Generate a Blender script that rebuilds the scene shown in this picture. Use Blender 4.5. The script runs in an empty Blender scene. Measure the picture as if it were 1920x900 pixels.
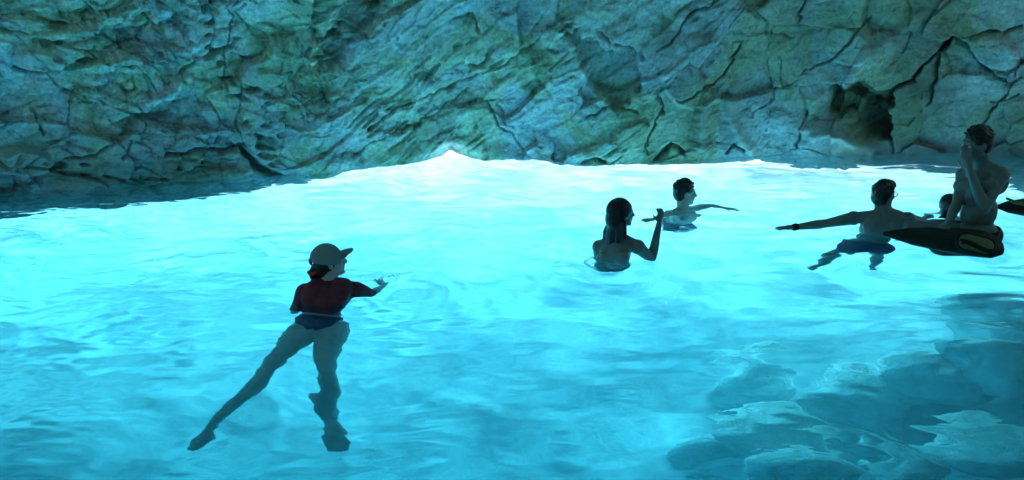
import bpy, bmesh, math, random
import numpy as np
from mathutils import Vector, Matrix
random.seed(7); rng = np.random.default_rng(7)
scn = bpy.context.scene
COL = scn.collection
R = math.radians

# ------------------------------------------------------------------ camera, sky, sun, exposure
CAM_Z, PITCH, FPX = 2.2, R(20), 1450.0
cd = bpy.data.cameras.new('camera'); cam = bpy.data.objects.new('camera', cd); COL.objects.link(cam)
cam.location = (0, 0, CAM_Z); cam.rotation_euler = (R(90) - PITCH, 0, 0)
cd.sensor_width = 36; cd.lens = FPX / 1920 * 36; cd.clip_start = 0.05; cd.clip_end = 500
scn.camera = cam
SUN_EL, SUN_AZ = R(16), R(12)          # the sun stands behind the far wall, a little to the right
w = bpy.data.worlds.new('World'); scn.world = w; w.use_nodes = True
nt = w.node_tree; bg = nt.nodes['Background']
sky = nt.nodes.new('ShaderNodeTexSky'); sky.sky_type = 'NISHITA'; sky.sun_disc = False
sky.sun_elevation = SUN_EL; sky.sun_rotation = SUN_AZ
nt.links.new(sky.outputs[0], bg.inputs[0]); bg.inputs[1].default_value = 0.12
sl = bpy.data.lights.new('sun', 'SUN'); sl.energy = 5.0; sl.angle = R(26); sl.color = (0.86, 0.93, 1.0)
so = bpy.data.objects.new('sun', sl); COL.objects.link(so)
sd = Vector((math.sin(SUN_AZ) * math.cos(SUN_EL), math.cos(SUN_AZ) * math.cos(SUN_EL), math.sin(SUN_EL)))
so.rotation_euler = sd.to_track_quat('Z', 'Y').to_euler(); so.location = (2, 14, 8)
vs = scn.view_settings; vs.view_transform = 'Standard'; vs.look = 'None'; vs.gamma = 1; vs.exposure = 1.76
scn.render.engine = 'CYCLES'; cy = scn.cycles
cy.max_bounces = 14; cy.diffuse_bounces = 5; cy.glossy_bounces = 5; cy.transmission_bounces = 8
cy.volume_bounces = 2; cy.transparent_max_bounces = 8
cy.sample_clamp_indirect = 6; cy.blur_glossy = 1.0; cy.use_denoising = True
try: cy.denoiser = 'OPENIMAGEDENOISE'
except Exception: pass

# ------------------------------------------------------------------ small geometry helpers
def ray(px, py):
    u, v = (px - 960) / FPX, (450 - py) / FPX
    c, s = math.cos(PITCH), math.sin(PITCH)
    return Vector((u, c + v * s, -s + v * c)).normalized()
def P(px, py, y):                      # point at distance y in front of the camera
    d = ray(px, py); t = y / d.y
    return Vector((d.x * t, y, CAM_Z + d.z * t))
def S(px, py):                         # point on the water level
    d = ray(px, py); t = -CAM_Z / d.z
    return Vector((d.x * t, d.y * t, 0))
def U(px, py, z):                      # point at depth z seen through the flat water surface
    d = ray(px, py); s = S(px, py); h = Vector((d.x, d.y, 0)); k = h.length / 1.33
    h.normalize(); dn = math.sqrt(1 - k * k)
    return s + h * (k / dn * -z) + Vector((0, 0, z))

def hash3(ix, iy, iz, seed):
    h = (ix.astype(np.int64) * 374761393 + iy.astype(np.int64) * 668265263 + iz.astype(np.int64) * 2147483647 + seed * 1274126177) & 0xffffffff
    h = ((h ^ (h >> 13)) * 1274126177) & 0xffffffff
    h = ((h ^ (h >> 16)) * 2246822519) & 0xffffffff
    return (h ^ (h >> 15)) & 0xffffffff
def vnoise(p, seed=0):                 # gradient-like smooth noise about -1..1
    i = np.floor(p).astype(np.int64); f = p - i
    u = f * f * f * (f * (f * 6 - 15) + 10)
    r = 0
    for dx in (0, 1):
        for dy in (0, 1):
            for dz in (0, 1):
                h = hash3(i[:, 0] + dx, i[:, 1] + dy, i[:, 2] + dz, seed)
                gx = ((h & 1023) / 511.5 - 1); gy = (((h >> 10) & 1023) / 511.5 - 1); gz = (((h >> 20) & 1023) / 511.5 - 1)
                g = gx * (f[:, 0] - dx) + gy * (f[:, 1] - dy) + gz * (f[:, 2] - dz)
                wx = u[:, 0] if dx else 1 - u[:, 0]; wy = u[:, 1] if dy else 1 - u[:, 1]; wz = u[:, 2] if dz else 1 - u[:, 2]
                r = r + g * wx * wy * wz
    return r * 1.3
def fbm(p, oct=4, seed=0, ridged=False):
    r = 0; a = 1; tot = 0
    for k in range(oct):
        n = vnoise(p * (2.03 ** k) + k * 17.3, seed + k)
        if ridged: n = 1 - 2 * np.abs(n)
        r = r + a * n; tot += a; a *= 0.5
    return r / tot
def blocks(p, seed=0):                 # faceted broken rock: every cell its own tilted plane; returns (height, edge distance, random)
    i = np.floor(p).astype(np.int64)
    f1 = np.full(len(p), 9.0); f2 = np.full(len(p), 9.0); val = np.zeros(len(p)); rnd = np.zeros(len(p))
    for dx in (-1, 0, 1):
        for dy in (-1, 0, 1):
            for dz in (-1, 0, 1):
                jx, jy, jz = i[:, 0] + dx, i[:, 1] + dy, i[:, 2] + dz
                h = hash3(jx, jy, jz, seed); h2 = hash3(jx, jy, jz, seed + 91)
                cx = jx + (h & 1023) / 1023; cy_ = jy + ((h >> 10) & 1023) / 1023; cz = jz + ((h >> 20) & 1023) / 1023
                ex, ey, ez = p[:, 0] - cx, p[:, 1] - cy_, p[:, 2] - cz
                d = np.sqrt(ex * ex + ey * ey + ez * ez)
                tx = (h2 & 1023) / 511.5 - 1; ty = ((h2 >> 10) & 1023) / 511.5 - 1; o = ((h2 >> 20) & 1023) / 511.5 - 1
                v = o * 0.6 + tx * ex * 0.9 + ty * ez * 0.9
                m = d < f1
                f2 = np.where(m, f1, np.minimum(f2, d)); val = np.where(m, v, val); rnd = np.where(m, o, rnd); f1 = np.where(m, d, f1)
    return val, f2 - f1, rnd
def sstep(a, b, x):                    # also works with a > b (falling edge)
    t = np.clip((x - a) / (b - a), 0, 1); return t * t * (3 - 2 * t)

def grid_mesh(name, X, Y, Z, smooth=True):
    n, m = X.shape
    co = np.stack([X, Y, Z], -1).reshape(-1, 3).astype(np.float32)
    idx = np.arange(n * m).reshape(n, m)
    q = np.stack([idx[:-1, :-1], idx[:-1, 1:], idx[1:, 1:], idx[1:, :-1]], -1).reshape(-1, 4)
    me = bpy.data.meshes.new(name)
    me.vertices.add(len(co)); me.vertices.foreach_set('co', co.ravel())
    me.loops.add(q.size); me.loops.foreach_set('vertex_index', q.ravel().astype(np.int32))
    me.polygons.add(len(q)); me.polygons.foreach_set('loop_start', (np.arange(len(q)) * 4).astype(np.int32))
    me.polygons.foreach_set('loop_total', np.full(len(q), 4, np.int32))
    me.update(calc_edges=True); me.validate()
    if smooth: me.polygons.foreach_set('use_smooth', np.ones(len(q), bool))
    return me
def link(name, me, mat=None, parent=None, label=None, cat=None, kind=None, group=None):
    o = bpy.data.objects.new(name, me); COL.objects.link(o)
    if mat is not None and me is not None: me.materials.append(mat)
    if parent is not None: o.parent = parent
    for k, v in (('label', label), ('category', cat), ('kind', kind), ('group', group)):
        if v: o[k] = v
    return o

# ------------------------------------------------------------------ materials
class NT:
    def __init__(s, name):
        s.m = bpy.data.materials.new(name); s.m.use_nodes = True; s.t = s.m.node_tree; s.n = s.t.nodes
        s.b = s.n.get('Principled BSDF'); s.out = s.n.get('Material Output')
    def node(s, ty, **kw):
        x = s.n.new(ty)
        for k, v in kw.items():
            if k in x.inputs: x.inputs[k].default_value = v
            else: setattr(x, k, v)
        return x
    def l(s, a, b): s.t.links.new(a, b)
    def ramp(s, fac, stops):
        r = s.node('ShaderNodeValToRGB'); s.l(fac, r.inputs[0])
        while len(r.color_ramp.elements) < len(stops): r.color_ramp.elements.new(0.5)
        for e, (p, c) in zip(r.color_ramp.elements, stops):
            e.position = p; e.color = (*c, 1) if len(c) == 3 else c
        return r.outputs[0]
def plain(name, col, rough=0.6, var=0.15, scale=30, bump=0.1, spec=0.5):
    a = NT(name); tc = a.node('ShaderNodeTexCoord'); nz = a.node('ShaderNodeTexNoise', Scale=scale, Detail=5.0)
    a.l(tc.outputs['Object'], nz.inputs['Vector'])
    c = a.ramp(nz.outputs[0], [(0.3, tuple(x * (1 - var) for x in col)), (0.7, tuple(min(1, x * (1 + var)) for x in col))])
    a.l(c, a.b.inputs['Base Color']); a.b.inputs['Roughness'].default_value = rough
    a.b.inputs['Specular IOR Level'].default_value = spec
    bp = a.node('ShaderNodeBump', Strength=bump, Distance=0.01); a.l(nz.outputs[0], bp.inputs['Height']); a.l(bp.outputs[0], a.b.inputs['Normal'])
    return a.m
def rock_material():
    a = NT('cave_rock'); tc = a.node('ShaderNodeTexCoord')
    at = a.node('ShaderNodeVertexColor'); at.layer_name = 'zone'; sep = a.node('ShaderNodeSeparateColor'); a.l(at.outputs[0], sep.inputs[0])
    n1 = a.node('ShaderNodeTexNoise', Scale=0.9, Detail=9.0, Roughness=0.62); n1.inputs['Distortion'].default_value = 0.8
    n2 = a.node('ShaderNodeTexNoise', Scale=3.2, Detail=10.0, Roughness=0.68); n2.inputs['Distortion'].default_value = 1.2
    n3 = a.node('ShaderNodeTexNoise', Scale=22.0, Detail=8.0, Roughness=0.7)
    mp = a.node('ShaderNodeMapping'); a.l(tc.outputs['Object'], mp.inputs[0]); mp.inputs['Rotation'].default_value = (0, R(38), 0)
    mp.inputs['Scale'].default_value = (0.7, 1.1, 1.6)
    a.l(tc.outputs['Object'], n1.inputs['Vector']); a.l(mp.outputs[0], n2.inputs['Vector']); a.l(tc.outputs['Object'], n3.inputs['Vector'])
    c1 = a.ramp(n1.outputs[0], [(0.34, (0.32, 0.40, 0.27)), (0.44, (0.45, 0.59, 0.44)), (0.50, (0.50, 0.61, 0.58)), (0.58, (0.45, 0.58, 0.64)), (0.70, (0.68, 0.78, 0.78))])
    c2 = a.ramp(n2.outputs[0], [(0.36, (0.46, 0.46, 0.44)), (0.44, (1.0, 1.0, .98)), (0.56, (1.28, 1.28, 1.3)), (0.66, (1.6, 1.6, 1.6))])
    m1 = a.node('ShaderNodeMix', data_type='RGBA', blend_type='MULTIPLY'); m1.inputs[0].default_value = 1
    a.l(c1, m1.inputs[6]); a.l(c2, m1.inputs[7])
    c3 = a.ramp(n3.outputs[0], [(0.34, (0.55, 0.55, 0.55)), (0.5, (1.0, 1.0, 1.0)), (0.66, (1.35, 1.35, 1.35))])
    m2 = a.node('ShaderNodeMix', data_type='RGBA', blend_type='MULTIPLY'); m2.inputs[0].default_value = 0.8
    a.l(m1.outputs[2], m2.inputs[6]); a.l(c3, m2.inputs[7])
    # zones: red = pale mineral crust and painted waterline glow, green = dark brown-green weathered rock plus painted shade in the alcove and at right, blue = dark wet rim, higher at far left
    m3 = a.node('ShaderNodeMix', data_type='RGBA'); a.l(sep.outputs[0], m3.inputs[0]); a.l(m2.outputs[2], m3.inputs[6]); m3.inputs[7].default_value = (0.66, 0.68, 0.68, 1)
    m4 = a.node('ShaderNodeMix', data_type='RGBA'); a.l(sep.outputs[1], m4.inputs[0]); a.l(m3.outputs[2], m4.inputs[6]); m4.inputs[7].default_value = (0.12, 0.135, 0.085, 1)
    m5 = a.node('ShaderNodeMix', data_type='RGBA'); a.l(sep.outputs[2], m5.inputs[0]); a.l(m4.outputs[2], m5.inputs[6]); m5.inputs[7].default_value = (0.10, 0.09, 0.10, 1)
    a.l(m5.outputs[2], a.b.inputs['Base Color']); a.b.inputs['Roughness'].default_value = 0.75
    b1 = a.node('ShaderNodeBump', Strength=0.45, Distance=0.03); a.l(n2.outputs[0], b1.inputs['Height'])
    b2 = a.node('ShaderNodeBump', Strength=0.65, Distance=0.018); a.l(n3.outputs[0], b2.inputs['Height']); a.l(b1.outputs[0], b2.inputs['Normal'])
    a.l(b2.outputs[0], a.b.inputs['Normal'])
    return a.m
def boulder_material():
    a = NT('submerged_rock'); tc = a.node('ShaderNodeTexCoord')
    n1 = a.node('ShaderNodeTexNoise', Scale=3.4, Detail=9.0, Roughness=0.65); n2 = a.node('ShaderNodeTexNoise', Scale=9.0, Detail=8.0, Roughness=0.65)
    a.l(tc.outputs['Object'], n1.inputs['Vector']); a.l(tc.outputs['Object'], n2.inputs['Vector'])
    c = a.ramp(n1.outputs[0], [(0.36, (0.48, 0.50, 0.47)), (0.48, (0.70, 0.71, 0.68)), (0.64, (0.88, 0.88, 0.86))]); a.l(c, a.b.inputs['Base Color'])
    a.b.inputs['Roughness'].default_value = 0.9; a.b.inputs['Specular IOR Level'].default_value = 0.1
    b = a.node('ShaderNodeBump', Strength=0.8, Distance=0.06); a.l(n2.outputs[0], b.inputs['Height']); a.l(b.outputs[0], a.b.inputs['Normal'])
    return a.m
def sand_material():
    a = NT('pale_sand'); tc = a.node('ShaderNodeTexCoord')
    n1 = a.node('ShaderNodeTexNoise', Scale=1.1, Detail=7.0); n2 = a.node('ShaderNodeTexNoise', Scale=5.0, Detail=8.0)
    a.l(tc.outputs['Object'], n1.inputs['Vector']); a.l(tc.outputs['Object'], n2.inputs['Vector'])
    c = a.ramp(n1.outputs[0], [(0.38, (0.54, 0.55, 0.55)), (0.47, (0.78, 0.78, 0.78)), (0.62, (0.88, 0.88, 0.88))]); a.l(c, a.b.inputs['Base Color'])
    a.b.inputs['Roughness'].default_value = 0.95; a.b.inputs['Specular IOR Level'].default_value = 0.0
    b = a.node('ShaderNodeBump', Strength=0.4, Distance=0.05); a.l(n2.outputs[0], b.inputs['Height']); a.l(b.outputs[0], a.b.inputs['Normal'])
    return a.m
def water_material():
    a = NT('water_surface'); a.n.remove(a.b)
    tc = a.node('ShaderNodeTexCoord'); mp = a.node('ShaderNodeMapping'); mp.inputs['Scale'].default_value = (0.55, 1.5, 1)
    a.l(tc.outputs['Object'], mp.inputs[0])
    n = a.node('ShaderNodeTexNoise', Scale=7.0, Detail=3.0, Roughness=0.5); n.inputs['Distortion'].default_value = 0.6
    a.l(mp.outputs[0], n.inputs['Vector'])
    b = a.node('ShaderNodeBump', Strength=0.12, Distance=0.02); a.l(n.outputs[0], b.inputs['Height'])
    rf = a.node('ShaderNodeBsdfRefraction', IOR=1.33, Roughness=0.0); rf.inputs[0].default_value = (1, 1, 1, 1)
    gl = a.node('ShaderNodeBsdfGlossy', Roughness=0.02); gl.inputs[0].default_value = (1, 1, 1, 1)
    fr = a.node('ShaderNodeFresnel', IOR=1.33)
    mx = a.node('ShaderNodeMixShader')
    for s_ in (rf, gl, fr): a.l(b.outputs[0], s_.inputs['Normal'])
    a.l(fr.outputs[0], mx.inputs[0]); a.l(rf.outputs[0], mx.inputs[1]); a.l(gl.outputs[0], mx.inputs[2])
    a.l(mx.outputs[0], a.out.inputs['Surface'])
    return a.m
M_ROCK, M_BOULDER, M_SAND, M_WATER = rock_material(), boulder_material(), sand_material(), water_material()
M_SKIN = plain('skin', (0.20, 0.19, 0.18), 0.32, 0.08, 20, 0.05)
M_SKIN_LIT = plain('lit_skin', (0.50, 0.47, 0.44), 0.45, 0.08, 20, 0.05)  # skin lightened to stand in for light scattered by the water
M_HAIR = plain('wet_dark_hair', (0.018, 0.012, 0.010), 0.35, 0.4, 60, 0.5)
M_CAP = plain('cap_cotton', (0.27, 0.31, 0.32), 0.9, 0.06, 200, 0.2, 0.1)
M_SHIRT = plain('maroon_cloth', (0.16, 0.018, 0.045), 0.6, 0.35, 25, 0.3)
M_RED = plain('red_elastic', (0.75, 0.05, 0.04), 0.7, 0.2, 60, 0.4)
M_NAVY = plain('navy_cloth', (0.03, 0.035, 0.12), 0.75, 0.25, 40, 0.2)
M_BLACK = plain('black_cloth', (0.012, 0.012, 0.014), 0.7, 0.3, 40, 0.2)
M_RUBBER = plain('black_rubber', (0.004, 0.004, 0.005), 0.7, 0.2, 25, 0.15)
M_YELLOW = plain('yellow_rubber', (0.14, 0.16, 0.05), 0.6, 0.12, 25, 0.15)
M_METAL = plain('dark_metal', (0.05, 0.05, 0.05), 0.3, 0.1, 20, 0.0)
M_EYE = plain('eye_white', (0.6, 0.58, 0.55), 0.2, 0.05, 20, 0.0)
M_DROP = NT('droplet'); M_DROP.b.inputs['Roughness'].default_value = 0.05; M_DROP.b.inputs['Transmission Weight'].default_value = 1.0
M_DROP.b.inputs['IOR'].default_value = 1.33; M_DROP = M_DROP.m

# ------------------------------------------------------------------ cave wall
WL = [(-700, 520), (-300, 412), (0, 366), (120, 356), (300, 345), (440, 336), (500, 325), (600, 321), (680, 313), (765, 303), (800, 296), (820, 287), (838, 275), (846, 282), (878, 291), (902, 297),
      (940, 298), (1000, 295), (1030, 303), (1110, 305), (1200, 302), (1330, 297), (1450, 290), (1600, 286), (1720, 286), (1920, 289), (2250, 300), (2700, 345)]
NS, NH = 1150, 400
pxs = np.interp(np.linspace(0, 1, NS), [0, 0.14, 0.86, 1], [-700, -40, 1960, 2700])
wl = np.array(WL, float)
pys = np.interp(pxs, wl[:, 0], wl[:, 1])
pys = pys + (2.0 + 3.0 * sstep(860, 900, pxs) * sstep(1250, 1150, pxs) + 1.5 * sstep(560, 450, pxs)) * fbm(np.stack([pxs / 24, 0 * pxs, 0 * pxs], -1), 3, 55); k_ = np.hanning(7); k_ /= k_.sum(); pys = np.convolve(np.pad(pys, 6, 'edge'), k_, 'valid')
base = np.array([S(a, b)[:] for a, b in zip(pxs, pys)])
lip = np.interp(pxs, [-700, -350, 0, 150, 420, 560, 640, 1150, 1420, 1500, 1700, 1900, 2150, 2700],
                [3.2, 2.2, 0.85, 0.85, 0.65, 0.38, 0.08, 0.10, 0.26, 0.7, 1.0, 1.5, 2.8, 3.2])
NB = 60
tz = np.concatenate([-np.linspace(1, 0, NB, endpoint=False), np.linspace(0, 1, NH - NB)])  # below / above water
T, SI = np.meshgrid(tz, np.arange(NS), indexing='ij')
kk = np.hanning(121); kk /= kk.sum(); base_up = np.stack([np.convolve(np.pad(base[:, j], 60, 'edge'), kk, 'valid') for j in range(3)], -1)
B = base[SI]; LIP = lip[SI]; rise = sstep(0.0, 0.22, T * 4.2)[..., None]; B = B * (1 - rise) + base_up[SI] * rise
ctr = np.array([0.3, 3.0]); dirv = B[..., :2] - ctr; dist = np.linalg.norm(dirv, axis=-1, keepdims=True); nout = dirv / dist
up = np.clip(T, 0, 1); HV = 4.2
zz = np.where(T < 0, T * LIP, HV * up)
# the rock leans inwards as it rises
lean = 0.10 * zz.clip(0) + 0.085 * zz.clip(0) ** 2
curl = np.where(T < 0, sstep(0.8, 1.0, -T) * np.where(LIP < 1.5, 0.25, 0), 0)
X = B[..., 0] - nout[..., 0] * (lean - curl); Y = B[..., 1] - nout[..., 1] * (lean - curl); Z = zz
# chart: where each point of the undisplaced rock lies on the rock face (u to the right, v down), only for laying out strata and cracks
cyp, syp = math.cos(PITCH), math.sin(PITCH)
dep = Y * cyp - (Z - CAM_Z) * syp; dep = np.maximum(dep, 0.5)
CU = 960 + FPX * X / dep; CV = 450 - FPX * (Y * syp + (Z - CAM_Z) * cyp) / dep
p = np.stack([X, Y, Z], -1).reshape(-1, 3); cu = CU.ravel(); cv = CV.ravel(); zf = Z.ravel()
warp = np.stack([vnoise(p * 1.3, 31), vnoise(p * 1.3, 32), vnoise(p * 1.3, 33)], -1)
warp2 = np.stack([vnoise(p * 5, 34), vnoise(p * 5, 35), vnoise(p * 5, 36)], -1)
pw = p + warp * 0.20 + warp2 * 0.018
disp = 0.16 * vnoise(p * 0.55, 1) + 0.10 * vnoise(p * 1.1, 2)
mL = 1 - sstep(380, 760, cu + 0.5 * (cv - 200)); mR = sstep(1120, 1420, cu + 0.3 * (cv - 150)); mC = np.clip(1 - mL - mR, 0, 1)
# left: broken rubble and ledges
b1, e1, r1 = blocks(pw * np.array([1.6, 1.6, 2.4]), 3); b2, e2, r2 = blocks(pw * np.array([4.2, 4.2, 6.5]), 4); b3, e3, r3 = blocks(pw * np.array([10, 10, 15]), 5)
rub = sstep(-0.35, 0.25, vnoise(p * 0.9, 9))
b0, e0, r0_ = blocks(pw * np.array([22, 22, 30]), 6)
dl = b1 * 0.15 + b2 * 0.085 * (0.4 + 0.9 * rub) + b3 * 0.032 * (0.1 + rub) + b0 * 0.010 * (0.1 + rub) - 0.07 * (1 - sstep(0, 0.07, e2)) * rub * (b1 > 0) - 0.05 * (1 - sstep(0, 0.025, e1))
# middle: strata climbing to the upper right
a = R(40); qx = p[:, 0] * math.cos(a) + p[:, 2] * math.sin(a); qz = -p[:, 0] * math.sin(a) + p[:, 2] * math.cos(a)
ps = np.stack([qx * 0.55, p[:, 1] * 0.6, qz * 2.6], -1) + warp * 0.35
st = fbm(ps, 5, 11, ridged=True); bs, es, rs = blocks(np.stack([qx * 0.9, p[:, 1] * 0.9, qz * 2.8], -1) + warp * 0.4 + warp2 * 0.08, 12)
st2 = fbm(np.stack([qx * 1.6, p[:, 1] * 1.5, qz * 9.0], -1) + warp * 0.6, 4, 13, ridged=True)
bt, et, rt_ = blocks(np.stack([qx * 3.0, p[:, 1] * 3, qz * 8.0], -1) + warp * 0.8, 14); bu, eu, ru = blocks(np.stack([qx * 8.0, p[:, 1] * 8, qz * 19.0], -1) + warp * 0.8, 15)
dc = 0.07 * st + 0.12 * bs + 0.018 * st2 + 0.028 * bt + 0.009 * bu
# right: big smooth slabs parted by seams
b4, e4, r4 = blocks(pw * np.array([1.05, 1.05, 1.3]), 21); b5, e5, r5 = blocks(pw * np.array([3.0, 3.0, 3.4]) + 5, 22)
dr = b4 * 0.16 + b5 * 0.02 + 0.03 * fbm(p * 2.5, 4, 23) - 0.04 * (1 - sstep(0, 0.02, e4)) + 0.006 * b3
disp = disp + mL * dl + 0.78 * mC * dc + 0.85 * mR * dr
disp += 0.014 * fbm(p * 5, 5, 41) + 0.006 * fbm(p * 22, 4, 45)
# cracks, overhanging ledges, recesses and ribs, each laid out along its own line on the face
def seg_dist(line):
    d = np.full(len(cu), 1e9); side = np.zeros(len(cu)); uu, vv = cu + warp2[:, 0] * 9 + warp[:, 2] * 6 + warp3[:, 0] * 4, cv + warp2[:, 2] * 9 + warp3[:, 1] * 4
    for (x0, y0), (x1, y1) in zip(line[:-1], line[1:]):
        dx, dy = x1 - x0, y1 - y0; L = dx * dx + dy * dy
        t = np.clip(((uu - x0) * dx + (vv - y0) * dy) / L, 0, 1)
        dd = np.hypot(uu - x0 - t * dx, vv - y0 - t * dy); s_ = np.sign((uu - x0) * dy - (vv - y0) * dx)
        side = np.where(dd < d, s_, side); d = np.minimum(dd, d)
    return d, side
pale = np.zeros(len(cu)); dark = np.zeros(len(cu))
warp3 = np.stack([vnoise(p * 14, 37), vnoise(p * 14, 38)], -1)
pit = sstep(0.20, 0.34, vnoise(p * [7, 7, 13] + warp * 1.2, 50)) * sstep(-0.1, 0.3, vnoise(p * 1.4, 51)) * mL
pit += sstep(0.26, 0.36, vnoise(np.stack([qx * 3.5, p[:, 1] * 5, qz * 16], -1) + warp, 52)) * sstep(0.0, 0.3, vnoise(p * 1.4, 53)) * np.clip(mC + 0.3 * mR, 0, 1) * 0.6
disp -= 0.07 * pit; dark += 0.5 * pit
CR = [  # (line, width, depth)
    ([(1920, 48), (1850, 62), (1790, 72), (1760, 100), (1722, 135), (1675, 165)], 5.5, 0.22), ([(1790, 72), (1765, 95), (1750, 140), (1738, 190)], 7, 0.2),
    ([(1790, 76), (1820, 105), (1848, 135)], 7, 0.16), ([(1920, 100), (1895, 165), (1870, 190), (1845, 235), (1840, 290)], 3.2, 0.14),
    ([(1625, 30), (1590, 75), (1557, 108), (1535, 120), (1505, 145)], 3.2, 0.12), ([(1390, 80), (1372, 105), (1362, 140), (1340, 152), (1290, 172), (1270, 180)], 3.6, 0.13),
    ([(1345, 0), (1300, 18), (1275, 50), (1255, 78), (1235, 88)], 3.6, 0.12), ([(1512, 0), (1500, 25), (1497, 45)], 4, 0.1), ([(1500, 150), (1470, 165), (1455, 100)], 2.5, 0.05),
    ([(1232, 165), (1240, 205), (1215, 250), (1212, 285)], 3.2, 0.10), ([(1515, 205), (1500, 240), (1492, 275)], 3.2, 0.12), ([(1668, 200), (1672, 285)], 5, 0.14),
    ([(880, 118), (900, 118), (918, 100)], 7, 0.2), ([(850, 30), (885, 28), (905, 50)], 3.5, 0.1), ([(690, 240), (740, 200), (800, 175), (860, 150), (930, 120), (1010, 72)], 3.0, 0.07),
    ([(660, 285), (750, 245), (830, 200), (880, 160)], 3.0, 0.07), ([(915, 190), (935, 230), (965, 260), (1000, 300)], 3, 0.08), ([(850, 190), (930, 185), (960, 240)], 3, 0.05),
    ([(455, 0), (438, 50), (428, 110), (428, 175)], 3.0, 0.09), ([(345, 180), (350, 140), (375, 118)], 5, 0.12), ([(520, 160), (575, 200), (540, 140)], 2.5, 0.05),
    ([(310, 290), (370, 285), (440, 275), (458, 270)], 7, 0.16), ([(455, 280), (480, 310), (520, 328)], 12, 0.28), ([(40, 140), (80, 150), (115, 145), (140, 125)], 6, 0.14),
    ([(0, 235), (30, 218)], 6, 0.12), ([(180, 60), (230, 85), (245, 100)], 6, 0.1), ([(70, 215), (85, 255)], 5, 0.09), ([(240, 265), (238, 280), (228, 300)], 4, 0.1),
    ([(200, 330), (260, 345), (320, 335)], 6, 0.1), ([(1090, 305), (1112, 296), (1135, 300)], 8, 0.25), ([(1228, 296), (1258, 268), (1285, 280)], 8, 0.25),
    ([(1362, 282), (1378, 266), (1396, 280)], 5, 0.16), ([(1120, 60), (1150, 80), (1205, 105)], 3.5, 0.07), ([(1105, 215), (1140, 195), (1195, 205)], 5, 0.09)]
CR += [([(1700, 0), (1712, 60), (1690, 90)], 2.4, 0.06), ([(1850, 135), (1890, 150), (1920, 140)], 5, 0.12), ([(1480, 80), (1440, 60), (1420, 30)], 2.4, 0.06), ([(1410, 215), (1445, 190), (1455, 165)], 2.2, 0.05),
       ([(1050, 0), (1040, 40), (1010, 72)], 2.4, 0.05), ([(1860, 190), (1915, 175)], 4, 0.08), ([(1580, 150), (1640, 190), (1668, 200)], 4, 0.1), ([(0, 60), (60, 70), (100, 60)], 5, 0.1),
       ([(270, 30), (300, 60), (330, 50)], 4, 0.08), ([(120, 300), (180, 290), (210, 270)], 4, 0.08)]
for line, wd, dp in CR:
    d, sd_ = seg_dist(line); wv = wd * (0.75 + 0.5 * vnoise(p * 4, 77))
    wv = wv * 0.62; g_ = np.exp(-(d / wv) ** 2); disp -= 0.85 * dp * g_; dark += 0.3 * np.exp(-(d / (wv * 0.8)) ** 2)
def poly(pts, soft=7, wob=1.0):
    uu, vv = cu + wob * (warp2[:, 0] * 12 + warp[:, 2] * 8) + warp3[:, 0] * 9, cv + wob * (warp2[:, 2] * 12 + warp[:, 0] * 6) + warp3[:, 1] * 9
    ins = np.zeros(len(cu), bool); d = np.full(len(cu), 1e9)
    for (x0, y0), (x1, y1) in zip(pts, pts[1:] + pts[:1]):
        c_ = ((y0 > vv) != (y1 > vv)) & (uu < (x1 - x0) * (vv - y0) / ((y1 - y0) or 1e-6) + x0); ins ^= c_
        dx, dy = x1 - x0, y1 - y0; t = np.clip(((uu - x0) * dx + (vv - y0) * dy) / (dx * dx + dy * dy), 0, 1)
        d = np.minimum(d, np.hypot(uu - x0 - t * dx, vv - y0 - t * dy))
    return sstep(-soft, soft, np.where(ins, d, -d))
# alcove near the right with its shade painted into the rock colour, roof of the alcove cut by the long diagonal rib
def blob(cx_, cy_, rx, ry, ang=0):
    ca, sa = math.cos(R(ang)), math.sin(R(ang)); dx, dy = cu - cx_ + warp[:, 0] * 20, cv - cy_ + warp[:, 1] * 20
    return np.sqrt(((dx * ca + dy * sa) / rx) ** 2 + ((-dx * sa + dy * ca) / ry) ** 2)
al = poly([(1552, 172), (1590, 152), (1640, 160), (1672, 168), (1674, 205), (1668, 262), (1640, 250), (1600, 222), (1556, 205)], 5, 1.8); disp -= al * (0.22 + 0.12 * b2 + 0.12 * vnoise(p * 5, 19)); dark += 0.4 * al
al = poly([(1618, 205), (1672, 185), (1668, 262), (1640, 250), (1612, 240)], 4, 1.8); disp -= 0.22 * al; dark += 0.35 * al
d, sd_ = seg_dist([(1530, 190), (1600, 130), (1680, 65), (1760, 0), (1800, -40)]); rib = np.exp(-(d / 14) ** 2); disp += 0.09 * rib; pale += 0.45 * rib
d, _ = seg_dist([(1345, 175), (1325, 205), (1320, 270)]); rib = np.exp(-(d / 8) ** 2); disp += 0.07 * rib; pale += 0.9 * rib
d, _ = seg_dist([(1380, 160), (1378, 215), (1395, 260), (1415, 285)]); rib = np.exp(-(d / 11) ** 2); disp += 0.08 * rib; pale += 0.8 * rib
d, _ = seg_dist([(300, 270), (301, 352)]); rib = np.exp(-(d / 3.5) ** 2); disp += 0.03 * rib; pale += 0.8 * rib
d, _ = seg_dist([(1510, 245), (1560, 232), (1630, 268), (1640, 290)]); rib = np.exp(-(d / 13) ** 2); disp += 0.14 * rib; pale += 0.5 * rib
disp += 0.16 * (1 - sstep(0.6, 1.15, blob(1560, 265, 75, 32)))
disp += 0.12 * (1 - sstep(0.75, 1.08, blob(85, 118, 48, 26))); pale += 0.5 * (1 - sstep(0.8, 1.1, blob(85, 118, 48, 26)))
disp += 0.14 * (1 - sstep(0.75, 1.08, blob(40, 308, 62, 34))); pale += 0.45 * (1 - sstep(0.8, 1.1, blob(40, 308, 62, 34)))
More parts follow.
